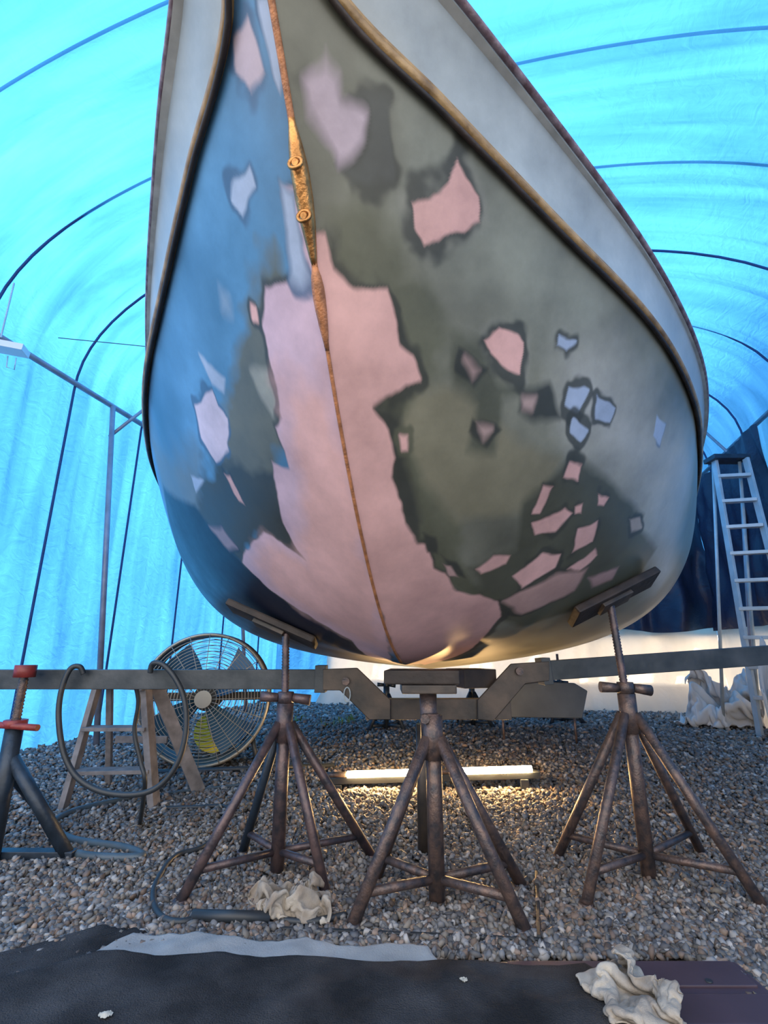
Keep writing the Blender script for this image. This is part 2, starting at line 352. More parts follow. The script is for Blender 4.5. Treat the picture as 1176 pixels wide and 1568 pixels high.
for side,patches in ((1,PR),(-1,PL)):
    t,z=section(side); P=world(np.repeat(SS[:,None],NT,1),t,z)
    U=np.repeat(SS[:,None],NT,1); dl=np.linalg.norm(np.diff(P,axis=1),axis=-1); V=np.concatenate([np.zeros((NS,1)),np.cumsum(dl,1)],1)
    gs=np.gradient(P,axis=0); gt=np.gradient(P,axis=1); nn=np.cross(gs,gt)*side
    vis=((P-np.array([0,0,CZ]))*nn).sum(-1)
    if (nn[400,200]*np.array(NX)).sum()*side<0: vis=-vis
    uu,vv=project(P); ok=(vis<0)&np.isfinite(uu)
    uo=uu[ok];vo=vv[ok];Uo=U[ok];Vo=V[ok]
    Pc=P[::2,::2]; plc=Pc.reshape(-1,3).tolist()
    def up2(A):
        A=np.repeat(np.repeat(A,2,0),2,1)[:NS,:NT]; B=A.copy()
        B[1:-1]=(A[:-2]+2*A[1:-1]+A[2:])/4; A=B.copy(); A[:,1:-1]=(B[:,:-2]+2*B[:,1:-1]+B[:,2:])/4; return A
    nz=up2(np.array([noise.fractal(Vector(p)*13,1.0,2.0,3) for p in plc]).reshape(Pc.shape[:2]))
    nl=up2(np.array([noise.fractal(Vector(p)*2.2,1.0,2.0,3) for p in plc]).reshape(Pc.shape[:2]))
    base=np.array(GREY if side>0 else TARPLIT_BLUE)
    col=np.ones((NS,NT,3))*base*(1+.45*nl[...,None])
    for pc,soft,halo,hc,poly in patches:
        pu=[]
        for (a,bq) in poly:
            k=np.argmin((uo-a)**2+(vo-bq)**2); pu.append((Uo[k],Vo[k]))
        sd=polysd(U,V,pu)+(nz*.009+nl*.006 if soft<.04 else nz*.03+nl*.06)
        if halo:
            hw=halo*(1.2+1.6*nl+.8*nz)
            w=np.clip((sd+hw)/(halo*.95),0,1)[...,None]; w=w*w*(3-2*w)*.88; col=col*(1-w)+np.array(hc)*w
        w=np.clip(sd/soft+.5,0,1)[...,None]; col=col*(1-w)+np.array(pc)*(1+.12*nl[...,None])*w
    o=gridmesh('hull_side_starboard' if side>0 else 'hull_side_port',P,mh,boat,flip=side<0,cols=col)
    step=P[::8,::8]; a,bb=step.shape[:2]; off=len(hullverts)
    hullverts+= [tuple(x) for x in step.reshape(-1,3)]
    hullfaces+= [(off+i*bb+j,off+(i+1)*bb+j,off+(i+1)*bb+j+1,off+i*bb+j+1) for i in range(a-1) for j in range(bb-1)]
    f=side_fac(side); K=26; T=np.linspace(0,1,K)[None,:]
    s3=SS[:,None]*(1-T)+s2[:,None]*T
    tt=(bt*f)[:,None]*(1-T)+(ht*f)[:,None]*T; tt=tt-.02*np.sin(T*math.pi)*sst((SS-SB)/.5)[:,None]
    zz=bz[:,None]*(1-T)+hz[:,None]*T
    PB=world(s3,tt*side,zz)
    cb=np.ones((NS,K,3))*np.array((.33,.37,.39))
    if side>0:
        ub,vb=project(PB)
        UB=s3; VB=zz
        for poly in ([(1003,518),(1016,535),(1013,560),(1000,545)],[(1030,555),(1041,575),(1033,582),(1028,570)],[(1068,655),(1074,665),(1068,690)]):
            pu=[]
            for (a_,b_) in poly:
                k=np.nanargmin((ub-a_)**2+(vb-b_)**2); pu.append((UB.flat[k],VB.flat[k]))
            sd=polysd(UB,VB,pu); w=np.clip((sd+.02)/.01,0,1)[...,None]; cb=cb*(1-w)+np.array(MIDB)*w
            w=np.clip(sd/.01,0,1)[...,None]; cb=cb*(1-w)+np.array(PBLUE)*w
    gridmesh('topside_starboard' if side>0 else 'topside_port',PB,mh,boat,flip=side<0,cols=cb)
    sel=np.concatenate([np.arange(0,105,3),np.arange(105,800,9),np.arange(800,NS,3)])
    rp=[Vector(PB[i,0])+NX*side*.010 for i in sel]; tube(rp,.013,M['rail'],boat,'rub_rail',8)
    rp=[Vector(PB[i,0])+NX*side*.008+Vector((0,0,-.018)) for i in sel]; tube(rp,.007,M['darkwood'],boat,'rub_rail_underside',8)
    rp=[Vector(PB[i,1])+NX*side*.008+Vector((0,0,.010)) for i in sel]; tube(rp,.008,M['rail'],boat,'rub_rail_bead',8)
    rp=[Vector(PB[i,-1]) for i in sel]; tube(rp,.010,M['cap'],boat,'gunwale_cap',8)
    if side>0: capR=[PB[i,-1] for i in sel]; trR=np.concatenate([P[-1],PB[-1]])
    else: capL=[PB[i,-1] for i in sel]; trL=np.concatenate([P[-1],PB[-1]])
hull_bvh=BVHTree.FromPolygons(hullverts,hullfaces)
DK=np.stack([np.array(capL),(np.array(capL)+np.array(capR))/2+np.array([0,0,.04]),np.array(capR)],1); DK[:,:,2]-=.03
gridmesh('deck',DK,M['deck'],boat)
gridmesh('transom',np.stack([trL,trR],1),mh,boat,cols=np.ones((len(trL),2,3))*.3)
def stem(s): return Vector(world(np.array(s),np.array(0.0),spl(np.array([s]),k_s,k_z)[0]))
ss=np.linspace(SB,.05,70)
out=Vector((-AX.x,-AX.y,-.55)).normalized()
tube([stem(s)+out*.001 for s in ss],.0065,M['stemwood'],boat,'stem_seam',8,radii=[.0075 if s<-1.0 else .0052 for s in ss])
pr=[.007,.009,.012,.015,.017,.019,.020,.020,.020,.020,.019,.018,.017,.015,.013,.011,.009,.006]
tube([stem(s)+out*.002 for s in np.linspace(-1.27,-1.10,18)],.012,M['bronze'],boat,'stem_plate',14,radii=pr)
for s in (-1.215,-1.155):
    c=stem(s)+out*.022
    ringp=[c+out*.004+NX*math.cos(a)*.014+Vector((0,0,1))*math.sin(a)*.014 for a in np.linspace(0,2*math.pi,16,endpoint=False)]
    tube(ringp,.0042,M['bronze'],boat,'bow_eye',8,closed=True)
    tube([c-out*.02,c+out*.008],.007,M['bronze'],boat,'bow_bolt',10)
tube([stem(s)+out*.002 for s in np.linspace(-1.10,-.99,9)],.01,M['stemwood'],boat,'stem_scarf',10,radii=[.006,.012,.015,.015,.014,.012,.010,.007,.005])

# ------------------------------------------------------------------ tent
TA=Vector((.2425,.970,0)).normalized(); TN=Vector((TA.y,-TA.x,0)); T0=Vector((-.54,.11,0)); HW=3.55; ZW=3.35; ZC=4.85
S0,S1=-1.0,8.5
def tw(s,t,z): return T0+TA*s+TN*t+Vector((0,0,z))
def arch(v):
    Lw=ZW; La=4.6*2-.9; tot=2*Lw+La; d=v*tot
    if d<Lw: return -HW,d
    if d>tot-Lw: return HW,tot-d
    a=(d-Lw)/La*math.pi
    return -HW*math.copysign(abs(math.cos(a))**.85,math.cos(a)),ZW+(ZC-ZW)*math.sin(a)**.9
tent=empty('tarp_tent')
NU,NV=260,220
P=np.zeros((NU,NV,3)); uvs=np.zeros((NU,NV,2)); kill=[]
for i in range(NU):
    s=S0+(S1-S0)*i/(NU-1)
    sag=abs(math.sin(math.pi*(s-.25)/.95))
    for j in range(NV):
        v=j/(NV-1); t,z=arch(v)
        wob=.05*noise.noise(Vector((s*3.5,v*3,1)))+.035*noise.noise(Vector((s*9,v*4,5)))
        cz=max(0,(z-ZW)/(ZC-ZW))
        k=.05*sag*(.3+cz)-wob
        t2=t*(1-k/3.5); z2=z-(k if z>ZW else 0)
        P[i,j]=tw(s,t2,max(z2,0)); uvs[i,j]=(s,v*14.8)
        if i<NU-1 and j<NV-1 and s>5.05 and z<1.05 and t>0: kill.append(i*(NV-1)+j)
tarp_o=gridmesh('tarp_canopy',P,M['tarp'],tent,uv=uvs)
bm=bmesh.new(); bm.from_mesh(tarp_o.data); bm.faces.ensure_lookup_table()
bmesh.ops.delete(bm,geom=[bm.faces[k] for k in kill if k<len(bm.faces)],context='FACES'); bm.to_mesh(tarp_o.data); bm.free()
def archz(t):
    x=min(1,abs(t)/HW); return ZW+(ZC-ZW)*max(0,1-x**2.35)**.45
def wallgrid(name,sfun,t0,t1,z0f,z1f,m,n=90,k=40,amp=.06,parent=None):
    P=np.zeros((n,k,3)); uv=np.zeros((n,k,2))
    for i in range(n):
        t=t0+(t1-t0)*i/(n-1)
        for j in range(k):
            z=z0f(t)+(z1f(t)-z0f(t))*j/(k-1)
            s=sfun(t,z)+amp*noise.noise(Vector((t*2.2,z*.8,3)))+amp*.5*noise.noise(Vector((t*6,z*1.5,7)))
            P[i,j]=tw(s,t,z); uv[i,j]=(t*1.0,z)
    return gridmesh(name,P,m,parent,uv=uv)
wallgrid('wall_rear',lambda t,z:S1-.03,-HW,HW,lambda t:1.05,lambda t:archz(t),M['tarp'])
wallgrid('wall_rear_lower',lambda t,z:S1-.03,-HW,-HW+1.1,lambda t:0,lambda t:1.05,M['tarp'],k=12,n=30)
wallgrid('tarp_white_skirt',lambda t,z:S1-.12-max(0,.35-z)*1.6,-HW+1.0,HW-.1,lambda t:.012,lambda t:1.2+.05*math.sin(t*3),M['tarpw'],n=120,amp=.12,parent=tent)
wallgrid('tarp_navy_drape',lambda t,z:S1-.3-.1*math.sin(t*5),.7,HW-.12,lambda t:1.12+.04*math.sin(4*t),lambda t:3.05+.14*(t-.7)+.05*math.sin(6*t),M['tarpd'],n=110,k=60,amp=.25,parent=tent)
def rwall(name,s0,s1,z0,z1,m,amp=.06,off=.1):
    n,k=70,40; P=np.zeros((n,k,3)); uv=np.zeros((n,k,2))
    for i in range(n):
        s=s0+(s1-s0)*i/(n-1)
        for j in range(k):
            z=z0+(z1-z0)*j/(k-1)
            o=off+amp*noise.noise(Vector((s*2.5,z,9)))+.5*amp*noise.noise(Vector((s*6,z*2,2)))+max(0,.3-z)*.8
            P[i,j]=tw(s,HW-o-.05,z); uv[i,j]=(s,z)
    gridmesh(name,P,m,tent,uv=uv)
rwall('tarp_navy_side',5.9,S1-.35,1.1,3.25,M['tarpd'],.12,.16)
rwall('tarp_white_side_skirt',5.0,S1-.35,.012,1.2,M['tarpw'],.08,.12)
for s in (.9,1.75,2.65,3.55,4.5,5.5,6.6,7.7):
    pts=[]
    for j in range(60):
        t,z=arch(j/59)
        pts.append(tw(s,t*.985,z-.04 if z>ZW else z))
    tube(pts,.012,M['ropeblue'],tent,'hoop',8)
for sg in (-1,1):
    tube([tw(S0,sg*(HW-.07),ZW+.02),tw(S1-.1,sg*(HW-.07),ZW+.02)],.028,M['alu_dull'],tent,'eave_purlin',12)
    for s in (1.6,4.0,6.6):
        tube([tw(s,sg*(HW-.52),0),tw(s,sg*(HW-.10),ZW)],.026,M['alu_dull'],tent,'post',12)
        tube([tw(s,sg*(HW-.12),ZW-.35),tw(s+.5,sg*(HW-.3),ZW+.4)],.018,M['alu_dull'],tent,'brace',10)
hose([tw(3.2,-HW+.15,ZW+.3),tw(4.2,-2.2,ZW+.55),tw(5.2,-1.0,ZW+.7)],.004,M['rubber'],tent,'line')

# ------------------------------------------------------------------ ground + gravel
gm=mat('gravel_bed',(.045,.043,.045),.95,0,.4,40,.8,c2=(.09,.075,.06))
mesh('ground',[(-9,-4,0),(11,-4,0),(11,12,0),(-9,12,0)],[(0,1,2,3)],gm)
N=130000
yy=1.0/rng.uniform(1/8.6,1/1.0,N*2); 
yy=np.where(rng.random(N*2)<.35,rng.uniform(1.0,8.3,N*2),yy)
xx=rng.uniform(-1.0,1.0,N*2)*(yy*.86+.25)
Ploc=np.stack([xx-T0.x,yy-T0.y],1); tl=Ploc@np.array([TN.x,TN.y]); sl=Ploc@np.array([TA.x,TA.y])
okm=(np.abs(tl)<HW-.05)&(sl<S1-.1)&~((yy<1.62)&(xx>-.75)&(xx<.85)); xx=xx[okm][:N];yy=yy[okm][:N]; N=len(xx)
rad=rng.uniform(.006,.0150,N)*(1+np.clip(yy-2.5,0,6)*.24)
ph=(1+5**.5)/2
ico=np.array([(-1,ph,0),(1,ph,0),(-1,-ph,0),(1,-ph,0),(0,-1,ph),(0,1,ph),(0,-1,-ph),(0,1,-ph),(ph,0,-1),(ph,0,1),(-ph,0,-1),(-ph,0,1)])/math.sqrt(1+ph*ph)
icf=np.array([(0,11,5),(0,5,1),(0,1,7),(0,7,10),(0,10,11),(1,5,9),(5,11,4),(11,10,2),(10,7,6),(7,1,8),(3,9,4),(3,4,2),(3,2,6),(3,6,8),(3,8,9),(4,9,5),(2,4,11),(6,2,10),(8,6,7),(9,8,1)])
qd=rng.normal(size=(N,4)); qd/=np.linalg.norm(qd,axis=1,keepdims=True); w_,x_,y_,z_=qd.T
R=np.stack([1-2*(y_**2+z_**2),2*(x_*y_-z_*w_),2*(x_*z_+y_*w_),2*(x_*y_+z_*w_),1-2*(x_**2+z_**2),2*(y_*z_-x_*w_),2*(x_*z_-y_*w_),2*(y_*z_+x_*w_),1-2*(x_**2+y_**2)],1).reshape(N,3,3)
V=ico[None]*rng.uniform(.62,1.3,(N,12,1))*np.stack([rng.uniform(.8,1.6,N),rng.uniform(.7,1.1,N),rng.uniform(.45,.9,N)],1)[:,None,:]
V=np.einsum('nij,nkj->nki',R,V)*rad[:,None,None]
V[...,2]*=.9
V+=np.stack([xx,yy,rng.uniform(.0,1.1,N)*rad+.002],1)[:,None,:]
me=bpy.data.meshes.new('gravel')
me.vertices.add(N*12); me.vertices.foreach_set('co',V.reshape(-1).astype(np.float32))
fidx=(icf[None]+np.arange(N)[:,None,None]*12).reshape(-1,3); nf=len(fidx)
me.loops.add(nf*3); me.polygons.add(nf); me.loops.foreach_set('vertex_index',fidx.reshape(-1).astype(np.int32))
me.polygons.foreach_set('loop_start',(np.arange(nf)*3).astype(np.int32)); me.polygons.foreach_set('loop_total',np.full(nf,3,np.int32))
me.update(calc_edges=True)
pal=np.array([(.15,.15,.16),(.23,.23,.24),(.09,.09,.10),(.26,.19,.15),(.17,.12,.095),(.36,.34,.33),(.13,.125,.125),(.20,.175,.15)])*.82
cc=pal[rng.integers(0,len(pal),N)]*rng.uniform(.55,1.4,(N,1)); cc=np.clip(cc,0,1)
ca=me.color_attributes.new('Stone','FLOAT_COLOR','POINT'); ca.data.foreach_set('color',np.concatenate([np.repeat(cc,12,0),np.ones((N*12,1))],1).reshape(-1).astype(np.float32))
gmat,nt,b=newmat('crushed_stone'); at=nt.nodes.new('ShaderNodeAttribute'); at.attribute_name='Stone'; nt.links.new(at.outputs['Color'],b.inputs['Base Color']); b.inputs['Roughness'].default_value=.65
link('gravel',me,gmat,None,False)

# ------------------------------------------------------------------ boat stands
def hullz(x,y):
    h=hull_bvh.ray_cast(Vector((x,y,0)),Vector((0,0,1)))
    return (h[0],h[1]) if h[0] else (Vector((x,y,.8)),Vector((0,0,-1)))
def stand(name,cx,cy,feet,apex,top,m=M['rust'],tilt=(0,0),r=.018,pipe_r=.021,handle=True,m2=None):
    e=empty(name,(cx,cy,0)); A=Vector((cx+tilt[0],cy+tilt[1],apex)); Bc=Vector((cx,cy,.02))
    tube([Bc,A+Vector((0,0,.05))],pipe_r*1.25,m,e,'center_pipe',16)
    tube([A+Vector((0,0,-.10)),A+Vector((0,0,.045))],pipe_r*1.6,m,e,'collar',16)
    for k,(fx,fy) in enumerate(feet):
        f=Vector((fx,fy,.015)); d=(f-A); d.z=0; d.normalize()
        st=A+d*.025+Vector((0,0,-.03))
        tube([st,f],r,m2 if (m2 and k in (2,)) else m,e,'leg_%d'%(k+1),14)
        tube([f-Vector((0,0,.012)),f+Vector((0,0,.006))],r*1.3,m,e,'foot_%d'%(k+1),14)
    rp=[]
    for (fx,fy) in feet:
        rp.append(A.lerp(Vector((fx,fy,.015)),.86))
    for k in range(len(rp)):
        tube([rp[k],Vector((cx,cy,rp[k].z-.01))],r*.72,m,e,'brace_%d'%(k+1),10)
    T=Vector(top); n=int((T-A).length/.006); pts=[];rad_=[]
    for k in range(n+1):
        pts.append(A.lerp(T,k/max(1,n))); rad_.append(.0135 if k%2 else .0165)
    tube(pts,.015,M['rust2'],e,'screw',14,radii=rad_)
    if handle:
        hc=A+Vector((0,0,.066))
        tube([hc+Vector((0,0,-.02)),hc+Vector((0,0,.022))],.033,m,e,'nut',8)
        tube([hc+Vector((-.10,.0,.004)),hc+Vector((-.03,0,0))],.018,m,e,'handle_1',12,radii=[.021,.017])
        tube([hc+Vector((.03,0,0)),hc+Vector((.10,.0,-.010))],.018,m,e,'handle_2',12,radii=[.017,.021])
    return e,T
def pad(e,P0,nrm,w,d,th,wx=Vector((1,0,0)),m=M['darkwood'],flat=0,sx=0):
    n=-Vector(nrm).normalized()
    if n.z<0: n=-n
    n=(n*(1-flat)+Vector((0,0,1))*flat).normalized()
    x=(wx-n*wx.dot(n)).normalized(); y=n.cross(x)
    Rm=Matrix((x,y,n)).transposed().to_4x4(); P0=Vector(P0)+x*sx
    box(Vector(P0)-n*(th/2+.006+flat*.02),(w,d,th),m,e,'support_pad',mtx=Rm,bev=.008)
    box(Vector(P0)-x*sx-n*(th+.012+flat*.02),(w*.35,d*.6,.02),M['brownsteel'],e,'pad_plate',mtx=Rm,bev=.004)
hp,hn=hullz(-.47,2.18)
e,T=stand('boat_jack_stand',-.40,2.15,[(-.67,1.92),(-.20,1.98),(-.58,2.34),(-.05,2.30)],.56,(hp.x+.055,hp.y-.02,hp.z-.06),m=M['rust2'],m2=M['bluepipe'])
pad(e,hp,hn,.42,.12,.03,flat=.15)
hp,hn=hullz(.955,2.14)
e,T=stand('boat_jack_stand',.965,2.10,[(.655,1.895),(1.225,1.895),(.70,2.30),(1.30,2.34)],.60,(hp.x-.0,hp.y-.02,hp.z-.05),m=M['rust'])
pad(e,hp,hn,.46,.12,.035,sx=.02)
e,T=stand('keel_jack_stand',.175,1.92,[(-.094,1.777),(.415,1.741),(-.03,2.09),(.484,2.04)],.54,(.165,1.98,.64),m=M['rust'],handle=False,r=.020,pipe_r=.022)
tube([(.165,1.955,.50),(.165,1.975,.655)],.032,M['rust'],e,'head_pipe',16)
box((.165,2.02,.672),(.20,.22,.03),M['brownsteel'],e,'head_plate')
box((.15,2.05,.713),(.28,.24,.05),M['darkwood'],e,'keel_block',bev=.006,rot=(0,0,-.1))
tube([(.145,1.925,.575),(.145,1.885,.575)],.016,M['rust'],e,'clamp_bolt',8)
for (u,v,tz) in ((872,1112,.95),(592,1124,.75),(730,1118,.75)):
    g=G(u,v); w=.19
    stand('boat_jack_stand',g.x,g.y+.2,[(g.x-w,g.y+.05),(g.x+w,g.y+.05),(g.x-w*.8,g.y+.45),(g.x+w*.8,g.y+.45)],.40,(g.x,g.y+.2,tz-.16),m=M['bluepipe'],r=.022)
e=empty('screw_jack_stand',(-1.5,2.25,0)); m=M['bluepipe']
bx=W(10,1180,2.25).x
tube([(bx,2.25,.02),(bx,2.25,.50)],.034,m,e,'post',16)
n=40; tube([(bx,2.25,.45+k*.007) for k in range(n)],.02,M['rust'],e,'screw',14,radii=[.015 if k%2 else .019 for k in range(n)])
tube([(bx,2.25,.70),(bx,2.25,.75)],.042,M['red'],e,'coupling',12)
tube([(bx,2.25,.50),(bx,2.25,.53)],.045,M['red'],e,'nut',8)
tube([(bx-.15,2.25,.515),(bx+.13,2.2,.505)],.013,M['red'],e,'handle',10)
f2=G(102,1318)
tube([(bx,2.25,.40),(f2.x,f2.y,.02)],.026,m,e,'leg_1',12)
tube([(bx,2.25,.40),(bx-.3,2.35,.02)],.026,m,e,'leg_2',12)
tube([(bx,2.25,.35),(bx-.05,2.7,.02)],.024,m,e,'leg_3',12)
bar((bx-.3,2.3,.02),(f2.x+.03,f2.y,.02),.05,.035,m,e,'base')
# ------------------------------------------------------------------ cross member of the cradle
e=empty('cradle_crossmember',(.2,2.35,0)); Y=2.36
def B_(u,v): return W(u,v,Y)
bar(B_(-60,1040),B_(497,1040),.07,.083,M['beam'],e,'beam_left')
bar(B_(832,1027),B_(1260,997),.07,.083,M['beam'],e,'beam_right')
bar(B_(484,1039),B_(500,1039),.10,.115,M['beam'],e,'sleeve_left')
bar(B_(826,1028),B_(840,1027),.10,.115,M['beam'],e,'sleeve_right')
bar(B_(560,1085),B_(780,1085),.07,.085,M['brownsteel'],e,'drop_beam')
plate([B_(*p) for p in [(496,1024),(548,1022),(598,1070),(598,1100),(566,1100),(522,1056),(496,1056)]],(0,-.012,0),M['brownsteel'],e,'gusset_left').location.y-=0.04
plate([B_(*p) for p in [(836,1012),(778,1016),(728,1070),(728,1100),(752,1102),(800,1046),(836,1042)]],(0,-.012,0),M['brownsteel'],e,'gusset_right').location.y-=0.04
for (u,v) in ((531,1042),(790,1027)):
    c=B_(u,v)+Vector((0,-.055,0)); tube([c,c+Vector((0,-.012,0))],.017,M['rust'],e,'pin',14)
c=B_(533,1062)+Vector((0,-.06,0))
tube([c+Vector((math.cos(a)*.014,0,math.sin(a)*.03)) for a in np.linspace(0,2*math.pi,18,endpoint=False)],.003,M['alu'],e,'lynch_ring',6,closed=True)
tube([(.17,2.36,.0),(.17,2.36,.50)],.03,M['brownsteel'],e,'beam_post',12)
box((.40,2.42,.69),(.16,.2,.08),M['darkwood'],e,'timber_block',rot=(0,0,.3))

# ------------------------------------------------------------------ fan
e=empty('drum_fan',(-1.31,3.9,0)); C=Vector((-1.31,3.85,.48)); Rf=.455
yaw=.18; fx=Vector((math.cos(yaw),math.sin(yaw),0)); fy=Vector((-math.sin(yaw),math.cos(yaw),0)); fz=Vector((0,0,1))
def circ(c,r,n=56,amp=0): return [c+fx*math.cos(a)*r+fz*math.sin(a)*r for a in np.linspace(0,2*math.pi,n,endpoint=False)]
Pd=np.array([[C+fy*d+fx*math.cos(a)*(Rf-.012*math.sin(d*9))+fz*math.sin(a)*(Rf-.012*math.sin(d*9)) for d in np.linspace(.02,.30,6)] for a in np.linspace(0,2*math.pi,57)])
dr=gridmesh('drum_shell',Pd,M['drum'],e)
tube(circ(C+fy*.02,Rf,64),.013,M['wire'],e,'rim_front',8,closed=True); tube(circ(C+fy*.30,Rf,64),.014,M['drum'],e,'rim_back',8,closed=True)
for k in range(1,17):
    r=.07+k*(Rf-.08)/17; tube(circ(C-fy*(.05*(1-(r/Rf)**2)),r,48),.0024,M['wire'],e,'guard_ring',5,closed=True)
    if k%2==0: tube(circ(C+fy*(.30+.04*(1-(r/Rf)**2)),r,40),.0028,M['drum'],e,'rear_guard_ring',5,closed=True)
for k in range(20):
    a=2*math.pi*k/20; d=fx*math.cos(a)+fz*math.sin(a)
    tube([C+d*r-fy*(.053*(1-(r/Rf)**2)) for r in np.linspace(.06,Rf,6)],.0028,M['wire'],e,'guard_spoke',5)
tube([C-fy*.06,C-fy*.045],.060,M['wire'],e,'badge',28)
tube([C+fy*.06,C+fy*.14],.08,M['drum'],e,'hub',24)
tube([C+fy*.14,C+fy*.34],.10,M['drum'],e,'motor',24)
box(C+fy*.22,(.9,.03,.06),M['drum'],e,'motor_bracket',rot=(0,0,yaw))
for k in range(4):
    a0=2*math.pi*k/4+.5; vs=[];n=8
    for i in range(n):
        r=.07+(Rf-.11)*i/(n-1)
        for sgn,j in ((-1,0),(1,1)):
            a=a0+sgn*(.42-.08*i/n)+.25*i/n; dd=sgn*.045
            vs.append(C+fy*(.10+dd)+fx*math.cos(a)*r+fz*math.sin(a)*r)
    mesh('blade_%d'%(k+1),vs,[(2*i,2*i+1,2*i+3,2*i+2) for i in range(n-1)],M['fanblade'],e,True)
for sg in (-1,1):
    tube([C+fx*sg*.36+fy*.05-fz*.28,C+fx*sg*.40+fy*.05-fz*.455],.016,M['rubber'],e,'stand_leg',10)
    tube([C+fx*sg*.40-fy*.18-fz*.455,C+fx*sg*.40+fy*.4-fz*.455],.018,M['rubber'],e,'skid',10)
tube([C-fx*.40-fy*.1-fz*.455,C+fx*.95-fy*.12-fz*.452],.018,M['rubber'],e,'base_bar',10)
e2=empty('yellow_cable_reel',(-1.4,4.6,0)); c=C+fy*.62+Vector((.02,0,-.30))
tube([c-fy*.06,c-fy*.05],.16,M['yellow'],e2,'flange_front',24); tube([c+fy*.05,c+fy*.06],.16,M['yellow'],e2,'flange_back',24); tube([c-fy*.05,c+fy*.05],.10,M['rubber'],e2,'cable_drum',24)

# ------------------------------------------------------------------ small stepladder (left)
e=empty('step_stool',(-1.5,3.0,0)); m=M['wood']
tp=Vector((-1.50,3.08,.62))
box(tp,(.36,.24,.03),m,e,'top_board',rot=(0,.03,-.2))
bar(tp+Vector((-.15,-.06,-.01)),G(95,1243)+Vector((0,0,0)),.03,.055,m,e,'front_leg_1')
bar(tp+Vector((.14,-.08,-.01)),G(236,1238),.035,.085,m,e,'front_leg_2')
bar(tp+Vector((-.15,.08,-.01)),(-1.72,3.45,0),.03,.05,m,e,'rear_leg_1')
bar(tp+Vector((.14,.06,-.01)),(-1.10,3.30,0),.035,.075,m,e,'rear_leg_2')
for f in (.36,.70):
    a=(tp+Vector((-.15,-.06,0))).lerp(G(95,1243),f); b_=(tp+Vector((.14,-.08,0))).lerp(G(236,1238),f)
    bar(a,b_,.11,.02,m,e,'tread')
bar(Vector((-1.62,3.26,.3)),Vector((-1.3,3.24,.3)),.02,.04,m,e,'rear_rail')

# ------------------------------------------------------------------ fluorescent light on the ground
e=empty('fluorescent_work_light',(.3,3.4,0))
a=W(492,1193,3.35); b_=W(826,1183,3.35)
d=(b_-a).normalized()
bar(a+Vector((0,.02,-.012)),b_+Vector((0,.02,-.012)),.075,.035,M['rubber'],e,'housing')
tube([a+d*.16+Vector((0,-.012,.024)),a+d*.16+d*.50+Vector((0,-.012,.024))],.019,M['tube'],e,'tube_1',14)
tube([a+d*.86+Vector((0,-.012,.024)),b_-d*.05+Vector((0,-.012,.024))],.019,M['tube'],e,'tube_2',14)
tube([a+d*.0+Vector((0,-.012,.024)),a+d*.16+Vector((0,-.012,.024))],.016,M['rust'],e,'tube_socket_1',12)
tube([a+d*.66+Vector((0,-.012,.024)),a+d*.86+Vector((0,-.012,.024))],.016,M['rust'],e,'tube_socket_2',12)
for p in (a+d*.1,b_-d*.1): box((p.x,p.y+.02,(p.z-.03)/2),(.05,.10,max(.02,p.z-.03)),M['rubber'],e,'foot')

# ------------------------------------------------------------------ ladder right rear
e=empty('step_ladder',(3.9,5.2,0)); m=M['alu']
A1=W(1094,704,5.2);B1=Vector((W(1166,1108,5.2).x,5.25,0)); A2=W(1142,702,5.1); B2=Vector((W(1248,1108,4.9).x,4.90,0)); 
bar(A1,B1,.03,.075,m,e,'rail_1',up=(0,1,0)); bar(A2,B2,.03,.075,m,e,'rail_2',up=(0,1,0))
for k in range(9):
    f=.07+k*.10
    bar(A1.lerp(B1,f),A2.lerp(B2,f),.085,.035,m,e,'step_%d'%(k+1))
r1=W(1106,1108,5.7)
tube([A1+Vector((.05,.1,0)),(r1.x,5.7,0)],.018,m,e,'rear_leg_1',10); tube([A2+Vector((0,.1,0)),(B2.x-.1,5.5,0)],.018,m,e,'rear_leg_2',10)
box((A1+A2)/2+Vector((0,.05,.02)),(.40,.2,.05),M['bluepipe'],e,'top_cap')

# ------------------------------------------------------------------ crumpled cloth and plastic
def crumple(name,c,sx,sy,h,m,seed=0,n=120,rot=0,fold=1.0,fr=1.0):
    P=np.zeros((n,n,3)); uvv=np.zeros((n,n,2))
    def nv(p): return Vector((noise.noise(p),noise.noise(p+Vector((17.3,3.1,8.8))),noise.noise(p+Vector((5.5,23.7,1.9)))))
    for i in range(n):
        for j in range(n):
            a=2*i/(n-1)-1; b=2*j/(n-1)-1
            x=a*math.sqrt(1-b*b/2); y=b*math.sqrt(1-a*a/2); r=min(1,math.hypot(x,y)); th=math.atan2(y,x)
            k=1+.30*noise.noise(Vector((math.cos(th)*1.4,math.sin(th)*1.4,seed)))
            p=Vector((x*1.7*fr,y*1.7*fr,seed*3.1))
            w=nv(p); v1=nv(p*1.1+w*.8); v2=nv(p*2.3+v1*.8); v3=nv(p*5+v2*.5)
            dome=(1-r**2.5)**.6 if r<1 else 0
            z=h*dome*(.70+.35*v1.z*fold+.16*v2.z*fold+.07*v3.z)
            z=max(z,.003+.004*(v2.z+.5))
            X=(x*k+.12*fold*v1.x)*sx; Y=(y*k+.12*fold*v1.y)*sy
            P[i,j]=(c[0]+X*math.cos(rot)-Y*math.sin(rot),c[1]+X*math.sin(rot)+Y*math.cos(rot),c[2]+z); uvv[i,j]=(a,b)
    return gridmesh(name,P,m,None,uv=uvv)
